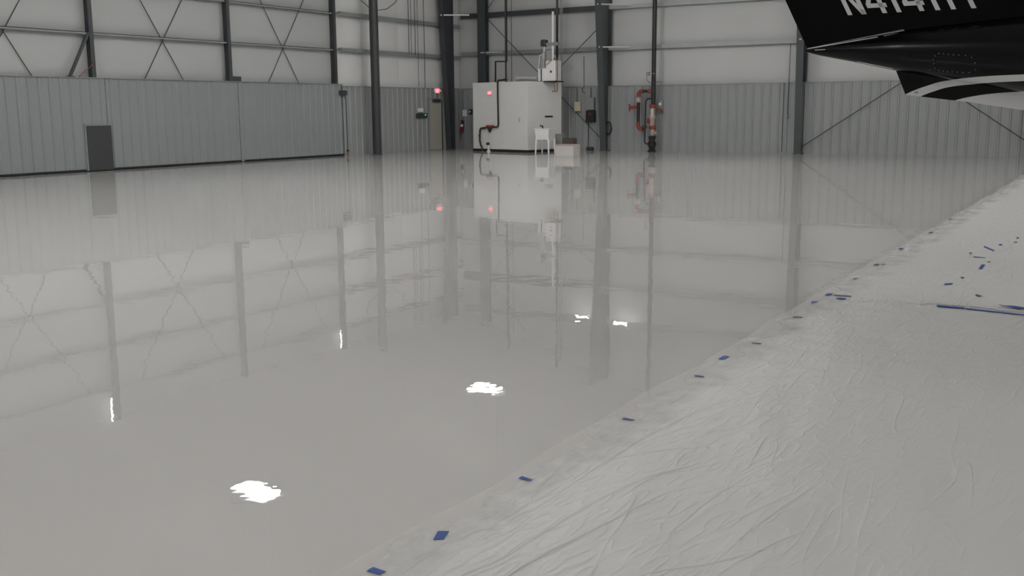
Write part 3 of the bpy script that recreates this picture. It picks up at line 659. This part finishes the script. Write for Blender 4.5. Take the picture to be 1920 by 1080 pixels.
# ---------------------------------------------------------------- aircraft
YA = 10.5
AC = thing('aircraft', (3.5,YA,0), 'black twin-engine aircraft with white stripes, tail above the plastic sheeting', 'aircraft')
def paint():
    m = bpy.data.materials.new('aircraft_paint_scheme'); m.use_nodes = True; N, L = m.node_tree.nodes, m.node_tree.links
    b = N['Principled BSDF']; b.inputs['Roughness'].default_value = .2; b.inputs['Specular IOR Level'].default_value = .22
    tc = N.new('ShaderNodeTexCoord'); se = N.new('ShaderNodeSeparateXYZ'); L.new(tc.outputs['Object'], se.inputs[0])
    X0, X1, Z0, Z1 = -2.2-3.5, 10.5-3.5, 1.0, 2.6
    mr = N.new('ShaderNodeMapRange'); mr.inputs['From Min'].default_value = X0; mr.inputs['From Max'].default_value = X1; L.new(se.outputs[0], mr.inputs['Value'])
    def curve(pts):
        c = N.new('ShaderNodeFloatCurve'); cu = c.mapping.curves[0]
        pp = [((x-3.5-X0)/(X1-X0), (z-Z0)/(Z1-Z0)) for x, z in pts]
        cu.points[0].location = pp[0]; cu.points[1].location = pp[-1]
        for q in pp[1:-1]: cu.points.new(*q)
        for q in cu.points: q.handle_type = 'AUTO_CLAMPED'
        c.mapping.update(); L.new(mr.outputs[0], c.inputs['Value'])
        m2 = N.new('ShaderNodeMapRange'); m2.inputs['To Min'].default_value = Z0; m2.inputs['To Max'].default_value = Z1; L.new(c.outputs[0], m2.inputs['Value'])
        g = N.new('ShaderNodeMath'); g.operation = 'LESS_THAN'; L.new(se.outputs[2], g.inputs[0]); L.new(m2.outputs[0], g.inputs[1]); return g
    def P(*a):
        r = []
        for x, y in a:
            q = on_back(x, y, YA-.1); r.append((q.x, q.z))
        return r
    top = curve([(-2.2,1.60)]+P((1699,174.4),(1738,159.7),(1766,152),(1793,148.6),(1849,143.9),(1920,140.8))+[(.5,1.93),(10.5,1.95)])
    low = curve([(-2.2,1.50)]+P((1726.7,179),(1749,170.8),(1779,162.5),(1821,157.8),(1920,152.8))+[(.5,1.87),(10.5,1.89)])
    bel = curve([(-2.2,1.35)]+P((1787.8,188.3),(1821,180.6),(1863,175),(1920,171.4))+[(.5,1.78),(10.5,1.80)])
    s = N.new('ShaderNodeMath'); s.operation = 'SUBTRACT'; L.new(top.outputs[0], s.inputs[0]); L.new(low.outputs[0], s.inputs[1])
    a = N.new('ShaderNodeMath'); a.operation = 'ADD'; a.use_clamp = True; L.new(s.outputs[0], a.inputs[0]); L.new(bel.outputs[0], a.inputs[1])
    mx = N.new('ShaderNodeMix'); mx.data_type = 'RGBA'; mx.inputs[6].default_value = (.003,.0028,.0032,1); mx.inputs[7].default_value = (.62,.62,.62,1)
    L.new(a.outputs[0], mx.inputs[0]); L.new(mx.outputs[2], b.inputs['Base Color'])
    return m
M_paint = paint()
st = [(-2.935,2.222,2.195,.016),(-2.8,2.245,2.155,.05),(-2.5,2.29,2.09,.11),(-2.0,2.362,1.975,.20),(-1.5,2.40,1.88,.27),(-1,2.44,1.78,.34),(0,2.52,1.55,.47),(1.2,2.64,1.28,.61),(2.5,2.77,1.08,.69),(4,2.83,1.02,.72),(6.6,2.83,1.02,.72),(7.4,2.74,1.03,.69),(8.1,2.40,1.05,.62),(8.8,2.15,1.10,.50),(9.7,1.95,1.22,.33),(10.2,1.80,1.36,.17),(10.35,1.68,1.48,.04)]
fz = MB(); NS = 32; vs = []; fs = []
# refine stations smoothly
xs_ = np.array([s[0] for s in st]); XX = np.unique(np.concatenate([xs_, np.linspace(-2.935,10.35,70)]))
def lerp(k): return np.interp(XX, xs_, [s[k] for s in st])
ZT, ZB, HW = lerp(1), lerp(2), lerp(3)
for x, zt, zb, h in zip(XX, ZT, ZB, HW):
    zc, hz = (zt+zb)/2, (zt-zb)/2
    for a in range(NS):
        an = 2*math.pi*a/NS; c_, s_ = math.cos(an), math.sin(an)
        vs.append((x, YA+h*math.copysign(abs(c_)**.85, c_), zc+hz*math.copysign(abs(s_)**.85, s_)))
m_ = len(XX)
for i in range(m_-1):
    for a in range(NS):
        b_ = (a+1) % NS; fs.append((i*NS+a,i*NS+b_,(i+1)*NS+b_,(i+1)*NS+a))
fs += [tuple(range(NS-1,-1,-1)), tuple(range((m_-1)*NS,m_*NS))]
fz.add(vs, fs); fz.build('fuselage', M_paint, AC, smooth=True)
def fin(pts, th, name, m):                                  # symmetric thin fin; pts are (X, Z, half-thickness)
    n = len(pts); vs = [(x,YA-t,z) for x,z,t in pts]+[(x,YA+t,z) for x,z,t in pts]
    return MB().add(vs, [tuple(range(n-1,-1,-1)), tuple(range(n,2*n))]+[(i,(i+1)%n,n+(i+1)%n,n+i) for i in range(n)]).build(name, m, AC)
fin([(-2.09,2.05,.012),(-1.965,1.762,.012),(-1.41,1.69,.014),(-.93,1.61,.016),(0,1.47,.018),(.8,1.36,.018),(.8,1.45,.03),(0,1.66,.05),(-1,1.90,.05),(-1.6,2.0,.04)], .02, 'ventral_fin', M_paint)
# rudder and vertical fin (swept aft, towards -x)
ZF = 4.55
def sw(x, z, z0=2.24): return x - .5*(z-z0)
q = MB(); rud = []
for z in (None,):
    b0, b1 = (-2.925,2.232), (-2.003,2.372)
    t0, t1 = (sw(-2.93,ZF),ZF), (sw(-2.033,ZF),ZF)
    v = [(b0[0],YA-.006,b0[1]),(b0[0],YA+.006,b0[1]),(b1[0],YA-.075,b1[1]),(b1[0],YA+.075,b1[1]),(t0[0],YA-.006,t0[1]),(t0[0],YA+.006,t0[1]),(t1[0],YA-.06,t1[1]),(t1[0],YA+.06,t1[1])]
    q.add(v, [(0,2,6,4),(1,5,7,3),(0,4,5,1),(2,3,7,6),(0,1,3,2),(4,6,7,5)])
q.build('rudder', M_acblack, AC)
q = MB()
prof_b = [(-2.0,.078),(-1.2,.10),(-.2,.09),(.75,.02)]; prof_t = [(sw(-2.03,ZF),.06),(sw(-1.4,ZF),.08),(sw(-1.0,ZF),.07),(sw(-.75,ZF),.015)]
zb_ = [2.36,2.42,2.49,2.58]
v = []
for (x,t),z in zip(prof_b,zb_): v += [(x,YA-t,z),(x,YA+t,z)]
for (x,t) in prof_t: v += [(x,YA-t,ZF),(x,YA+t,ZF)]
f_ = []
for i in range(3): f_ += [(2*i,2*i+2,8+2*i+2,8+2*i),(2*i+1,8+2*i+1,8+2*i+3,2*i+3),(2*i,2*i+1,2*i+3,2*i+2),(8+2*i,8+2*i+2,8+2*i+3,8+2*i+1)]
f_ += [(0,8,9,1),(6,7,15,14)]
q.add(v, f_); q.build('vertical_fin', M_acblack, AC)
# pale bars painted as glints along the rudder gap and cone
def seam(a, b, r=.0035, off=.0, name='seam_trim'):
    p_, q_ = on_back(*a, YA-off), on_back(*b, YA-off); MB().cyl(p_, q_, r, 6).build(name, M_glint, AC)
seam((1514,91.5),(1646,69.5),.0045,.10); seam((1657,67.8),(1697,60.5),.0045,.10)
seam((1528,93.8),(1560,92.4),.004,.06)
seam((1607,115.5),(1674,129),.0022,.17)
# round rows of screws on the tail cone's access panel
q = MB()
def scr(px, py):
    Yf = YA-.31
    for _ in range(3):
        p_ = on_back(px, py, Yf)
        h = np.interp(p_.x, XX, HW); zt = np.interp(p_.x, XX, ZT); zb = np.interp(p_.x, XX, ZB)
        s_ = (p_.z-(zt+zb)/2)/((zt-zb)/2); an = abs(s_)**(1/.85); Yf = YA - h*max(.05,1-an*an)**.425
    q.lathe([(.0055,-.004),(.0055,.0),(.003,.002)], (p_.x,Yf-.001,p_.z), 'y', 6)
for cx_, cy_ in [(1080,360),(1112,362),(1145,366),(1180,370),(1217,371),(1262,374),(1302,388),(1326,424),(1328,470),(1287,490),(1243,490),(1206,487),(1172,485),(1140,484),(1110,480),(1082,474),(1055,462),(1048,430),(1043,404),(1055,377),(1020,472)]:
    scr(1460+cx_/3.6, cy_/3.6)
o = q.build('access_panel_screws', M_screw, AC); o['kind'] = 'stuff'
# registration letters on rudder and fin
H_, ST = .30, .043
lx0 = on_back(1588, 27.5, YA-.09).x; lz0 = on_back(1588, 27.5, YA-.09).z - .002
def poly(g, pts, x0):
    P = []
    for x, z in pts:
        zz_ = lz0 + z; xx_ = x0 + x - .52*z
        hx = -2.0-.5*(zz_-2.36); te = hx-.92
        th = .006+.069*(xx_-te)/(hx-te) if xx_ < hx else .078+.028*(xx_-hx)
        yy_ = YA - th - .006
        P.append((xx_, yy_, zz_))
    g.prism(P, (0,.012,0))
def rect(g, x0, a0, a1, b0, b1): poly(g, [(a0,b0),(a1,b0),(a1,b1),(a0,b1)], x0)
u_ = .00132
def cx(c): return lx0 + (c-457)*u_
def letN(g, x): rect(g,x,0,ST,0,H_); rect(g,x,.135,.135+ST,0,H_); poly(g,[(ST,H_),(0.0,H_),(.135,0),(.135+ST,0)],x)
def let4(g, x): rect(g,x,.115,.115+ST,0,H_); rect(g,x,0,.185,.055,.095); poly(g,[(0,.09),(.045,.09),(.15,H_),(.115,H_)],x)
def let1(g, x): rect(g,x,.0,ST,0,H_)
def letH(g, x): rect(g,x,0,ST,0,H_); rect(g,x,.135,.135+ST,0,H_); rect(g,x,ST,.135,.13,.17)
def letT(g, x): rect(g,x,.07,.07+ST,0,H_); rect(g,x,0,.185,H_-ST,H_)
for fn, c_ in ((letN,457),(let4,705-87),(let1,806),(let4,960-87),(letH,1066),(letT,1298-53)):
    g = MB(); fn(g, cx(c_)); g.build('registration_letter', M_acwhite, AC)
# tiny dark mark on the white stripe
p_ = on_back(1718,173.5,YA-.02); MB().cbox((p_.x,YA-.018,p_.z),(.035,.004,.008)).build('placard', M_screw, AC)
# stabiliser of the T-tail
for sgn in (-1,1):
    xt = sw(-2.93,ZF)
    v = []
    for yo, c0_, c1_, t in ((0,xt-.05,xt+1.45,.07),(2.8,xt+.15,xt+.95,.03)):
        for x,tt in ((c0_,.005),(c0_+.6*(c1_-c0_),t),(c1_,.01)): v += [(x,YA+sgn*yo,ZF+.05-tt),(x,YA+sgn*yo,ZF+.05+tt)]
    MB().add(v,[(0,2,8,6),(2,4,10,8),(1,7,9,3),(3,9,11,5),(0,6,7,1),(4,5,11,10),(0,1,3,2),(2,3,5,4),(6,8,9,7),(8,10,11,9)]).build('stabiliser', M_acblack, AC)
# wings, nacelles, gear (outside the frame, under which the plastic sheeting lies)
for sgn in (-1,1):
    v = []
    for yo, c0_, c1_, t, z in ((.5,3.1,5.3,.16,1.25),(6.6,3.75,4.75,.06,1.85)):
        for x,tt in ((c0_,.01),(c0_+.6*(c1_-c0_),t),(c1_,.03)): v += [(x,YA+sgn*yo,z-tt),(x,YA+sgn*yo,z+tt)]
    MB().add(v,[(0,2,8,6),(2,4,10,8),(1,7,9,3),(3,9,11,5),(0,6,7,1),(4,5,11,10),(0,1,3,2),(2,3,5,4),(6,8,9,7),(8,10,11,9)]).build('wing', M_acwhite, AC)
    na = MB().lathe([(.06,3.2),(.30,4.0),(.38,5.0),(.40,6.3),(.32,7.0),(.2,7.2)], (0,YA+sgn*2.6,1.55), 'x', 18).build('nacelle', M_acblack, AC, smooth=True)
    pr = MB().lathe([(.18,7.2),(.15,7.4),(.02,7.6)], (0,YA+sgn*2.6,1.55), 'x', 14).build('spinner', M_chrome, AC, smooth=True)
    for k in range(4):
        a = k*math.pi/2+.4; MB().bar((7.3,YA+sgn*2.6+.12*math.cos(a),1.55+.12*math.sin(a)),(7.3,YA+sgn*2.6+1.15*math.cos(a),1.55+1.15*math.sin(a)),.05,.17,(1,.4,0)).build('blade', M_black, pr)
    MB().cyl((4.7,YA+sgn*2.6,.3),(4.7,YA+sgn*2.6,1.3),.06).build('gear_strut', M_plast, AC)
    MB().lathe([(.15,-.11),(.29,-.1),(.31,-.05),(.31,.05),(.29,.1),(.15,.11)], (4.7,YA+sgn*2.6,.33), 'y', 20).build('wheel', M_rubber, AC, smooth=True)
MB().cyl((8.6,YA,.3),(8.6,YA,1.2),.05).build('gear_strut', M_plast, AC)
MB().lathe([(.13,-.09),(.25,-.08),(.27,-.04),(.27,.04),(.25,.08),(.13,.09)], (8.6,YA,.29), 'y', 20).build('wheel', M_rubber, AC, smooth=True)
for k in range(6): MB().lathe([(.15,0),(.17,.01)], (3.0+k*.75,YA-.722,2.15), 'y', 16).build('cabin_window', M_glass, AC)

# ---------------------------------------------------------------- plastic sheeting
rng = np.random.default_rng(3)
WV = [(rng.uniform(.6,1.5)*2*math.pi/1.6, rng.uniform(-1.3,1.3), rng.uniform(0,6.28), rng.uniform(.3,1)) for _ in range(14)]
def hgt(x, y):
    h = 0
    for kf, an, ph, am in WV:
        t = (x*math.cos(an)+y*math.sin(an))*kf+ph; t2 = t + .8*np.sin(.7*(x*math.sin(an)-y*math.cos(an))+ph)
        h = h + am*np.maximum(0, np.abs(np.sin(t2))**12)
    return .004+.010*np.minimum(h, 2.0)
EDGE = -2.36
def zfilm(x, y):
    e = np.clip((x-EDGE-.16)/.45, 0, 1); return .003 + (hgt(x, y)-.003)*e
def sheet(x0, x1, y0, y1, step, lift, label, heap=None):
    nx, ny = int((x1-x0)/step)+1, int((y1-y0)/step)+1
    gx, gy = np.meshgrid(np.linspace(x0,x1,nx), np.linspace(y0,y1,ny))
    gz = zfilm(gx, gy)+lift
    wob = np.clip(1-(gx-x0)/.3, 0, 1); gx = gx + wob*(.015*np.sin(gy*2.1)+.010*np.sin(gy*5.3+1))*(1 if x0 < -2 else 0)
    if heap is not None:
        d = np.exp(-((gx-heap[0])**2/1.2+(gy-heap[1])**2/3.0)); gz = gz + d*(.10+.09*np.sin(gx*9+gy*3)*np.sin(gy*4))*1.0
    vs = np.stack([gx,gy,gz],-1).reshape(-1,3)
    i = np.arange(nx-1)[None,:]+np.arange(ny-1)[:,None]*nx; fs = np.stack([i,i+1,i+nx+1,i+nx],-1).reshape(-1,4)
    me = bpy.data.meshes.new('plastic_sheet'); me.from_pydata(vs.tolist(), [], fs.tolist()); me.materials.append(M_film)
    me.polygons.foreach_set('use_smooth', [True]*len(me.polygons)); me.update()
    o = bpy.data.objects.new('plastic_sheet', me); COL.objects.link(o); return tag(o, label, 'sheet', 'plastic sheets covering the floor')
sheet(EDGE, 9, -2, 9.12, .05, 0, 'large crinkled clear plastic sheet in the right foreground')
sheet(EDGE, -1.33, 8.98, 29.5, .08, .002, 'long narrow plastic strip along epoxy edge beyond the blue tapes', heap=(-1.6,27.3))
sheet(-1.43, 9, 9.03, 29.5, .08, .004, 'far plastic sheet on the floor beneath the aircraft tail')

# ---------------------------------------------------------------- blue tape pieces
def tapepoly(px, label, m=M_tape):
    P = [on_floor(x, y, .006) for x, y in px]
    zt = max(float(zfilm(np.array(p.x), np.array(p.y))) for p in P)
    if P[0].y > 8.9: zt += .0045
    P = [on_floor(x, y, zt+.001) for x, y in px]
    c_ = sum(P, Vector())/len(P)
    tag(MB().prism(P, (0,0,.0015)).build('tape_piece', m, org=(c_.x,c_.y,zt)), label, 'tape', 'blue tape pieces on the plastic')
def q3(ox, oy, s, pts): return [(ox+x/s, oy+y/s) for x, y in pts]
def strip(ox, oy, s, a, b, t):
    (x0,y0),(x1,y1) = a, b; h = t/2; sl = 4
    return q3(ox, oy, s, [(x0,y0+h),(x0+sl,y0-h),(x1,y1-h),(x1-sl,y1+h)])
A = (640,800,3.4286); B = (1100,560,3.6); C = (1400,300,3.177); D = (1680,300,3.6)
tapepoly(q3(*A,[(163,928),(203,903),(288,932),(245,952)]), 'blue tape patch at the bottom edge of the photo, nearest the camera')
tapepoly(q3(*A,[(590,727),(622,671),(692,673),(660,724)]), 'squarish blue tape patch, second nearest along the plastic edge')
tapepoly(q3(*A,[(1138,333),(1160,318),(1230,342),(1212,350)]), 'narrow blue tape patch, third nearest along the plastic edge')
tapepoly(q3(*B,[(238,813),(255,803),(325,818),(310,824)]), 'thin tilted blue tape, fourth nearest along the plastic edge', M_tapedark)
tapepoly(q3(*B,[(728,515),(795,524),(785,532),(730,524)]), 'thin dull tape sliver just before the bright blue diamond', M_tapedark)
tapepoly(q3(*B,[(888,408),(925,385),(965,390),(930,410)]), 'bright blue diamond-shaped tape halfway along the plastic edge')
tapepoly(q3(*B,[(1113,295),(1180,301),(1175,307),(1118,301)]), 'thin dull tape sliver just beyond the bright blue diamond', M_tapedark)
tapepoly(strip(*C,(275,935),(335,938),5), 'thin dull tape sliver, second beyond the bright blue diamond', M_tapedark)
tapepoly(q3(*C,[(380,852),(395,843),(428,841),(415,849)]), 'small blue tape flap just before the cluster of three tapes')
tapepoly(q3(*C,[(463,806),(480,796),(515,795),(500,805)]), 'blue tape flap, upper left of the cluster of three')
tapepoly(strip(*C,(518,804),(625,812),4), 'long thin tape strip running right from the cluster', M_tapedark)
tapepoly(q3(*C,[(533,820),(592,823),(588,829),(536,826)]), 'blue tape patch, lower right of the cluster of three')
tapepoly(strip(*C,(632,708),(660,705),5), 'tiny tape sliver, first beyond the cluster on the edge', M_tapedark)
tapepoly(strip(*C,(757,624),(790,622),7), 'small dark tape, second beyond the cluster on the edge', M_tapedark)
tapepoly(strip(*C,(800,621),(827,622),4), 'tiny tape sliver right beside the second small dark tape', M_tapedark)
tapepoly(q3(*C,[(900,532),(915,524),(937,525),(925,531)]), 'small blue tape flap, third beyond the cluster on the edge')
tapepoly(strip(*C,(1083,432),(1110,431),6), 'small dark tape, second farthest along the plastic edge', M_tapedark)
tapepoly(strip(*C,(1203,352),(1220,352),6), 'tiny dark tape, farthest along the plastic edge', M_tapedark)
tapepoly(strip(*D,(272,983),(465,1000),9), 'thick left length of the long blue tape line on the seam')
tapepoly(strip(*D,(465,1002),(870,1046),6), 'thin right length of the long blue tape line on the seam')
tapepoly(q3(*D,[(690,974),(722,982),(790,984),(820,988),(868,996),(868,1003),(815,1003),(775,992),(715,986)]), 'wavy blue tape strip at right frame edge above the long line')
tapepoly(strip(*D,(535,909),(580,918),5), 'faint short tape above the wavy strip', M_tapedark)
tapepoly(strip(*D,(325,838),(385,835),9), 'dark blue flat tape, nearest of the row right of the edge')
tapepoly(strip(*D,(435,793),(462,797),10), 'small blue tape between the flat tape and bright upright tape')
tapepoly(q3(*D,[(557,735),(577,705),(603,707),(580,738)]), 'bright blue upright tape patch in the row right of the edge')
tapepoly(strip(*D,(520,653),(605,660),4), 'thin tape line above the bright upright tape', M_tapedark)
tapepoly(strip(*D,(493,627),(515,629),7), 'small dark tape left of the slanted tape', M_tapedark)
tapepoly(strip(*D,(615,687),(640,688),5), 'tiny tape right above the bright upright tape', M_tapedark)
tapepoly(strip(*D,(592,584),(665,613),8), 'slanted dark blue tape near the right side')
tapepoly(strip(*D,(693,572),(718,573),9), 'small dark blue tape right of the slanted tape')
tapepoly(strip(*D,(795,553),(820,555),6), 'tiny tape, nearer of two close to the right frame edge', M_tapedark)
tapepoly(strip(*D,(812,523),(832,527),6), 'tiny tape, farther of two close to the right frame edge', M_tapedark)

# ---------------------------------------------------------------- ceiling lights
on = ['first','second','third','fourth','fifth']
for i, x in enumerate((-17.8,-10.05,5.45,13.2)):
    for j, y in enumerate((27.45,17.1,6.8,-3.5)):
        z = 7.5
        if (i, j) in ((0, 3), (2, 2)): continue
        o = thing('high_bay_light', (x,y,z), 'white high-bay light in %s row from the hangar doors, %s from the back wall' % (on[i], on[j]), 'light', 'high-bay lights under the roof')
        MB().bev((x,y,z+.07),(1.24,.74,.12),.03).build('housing', M_lamp, o)
        MB().bev((x,y,z-.055),(1.16,.54,.15),.04).build('lens', M_lens, o)
        MB().box((x-.5,y-.25,z+.125),(x+.5,y+.25,z+.14)).build('uplight_lens', M_up, o)  # unseen glowing panel added for light bounced off the ceiling
        for sx in (-.45,.45): MB().cyl((x+sx,y,z+.12),(x+sx,y,zceil(x+sx)+.01),.008,5).build('hanging_cable', M_galv, o)
# small wall floodlights high on the tapered column
for k, (dx, zf, lb) in enumerate(((-.92,6.9,'left of the tapered column'), (.80,6.98,'right of the tapered column'))):
    x = -18.3+dx; y = YB-.35
    o = thing('strip_light', (x,y,zf), 'short white strip light high on back wall, %s' % lb, 'light')
    MB().bev((x,y,zf+.06),(.7,.14,.08),.02).build('housing', M_lamp, o)
    MB().cyl((x-.30,y,zf),(x+.30,y,zf),.020,8).build('tube', M_tube, o)
    MB().box((x-.05,y,zf+.04),(x+.05,YB-.006,zf+.09)).build('bracket', M_galv, o)
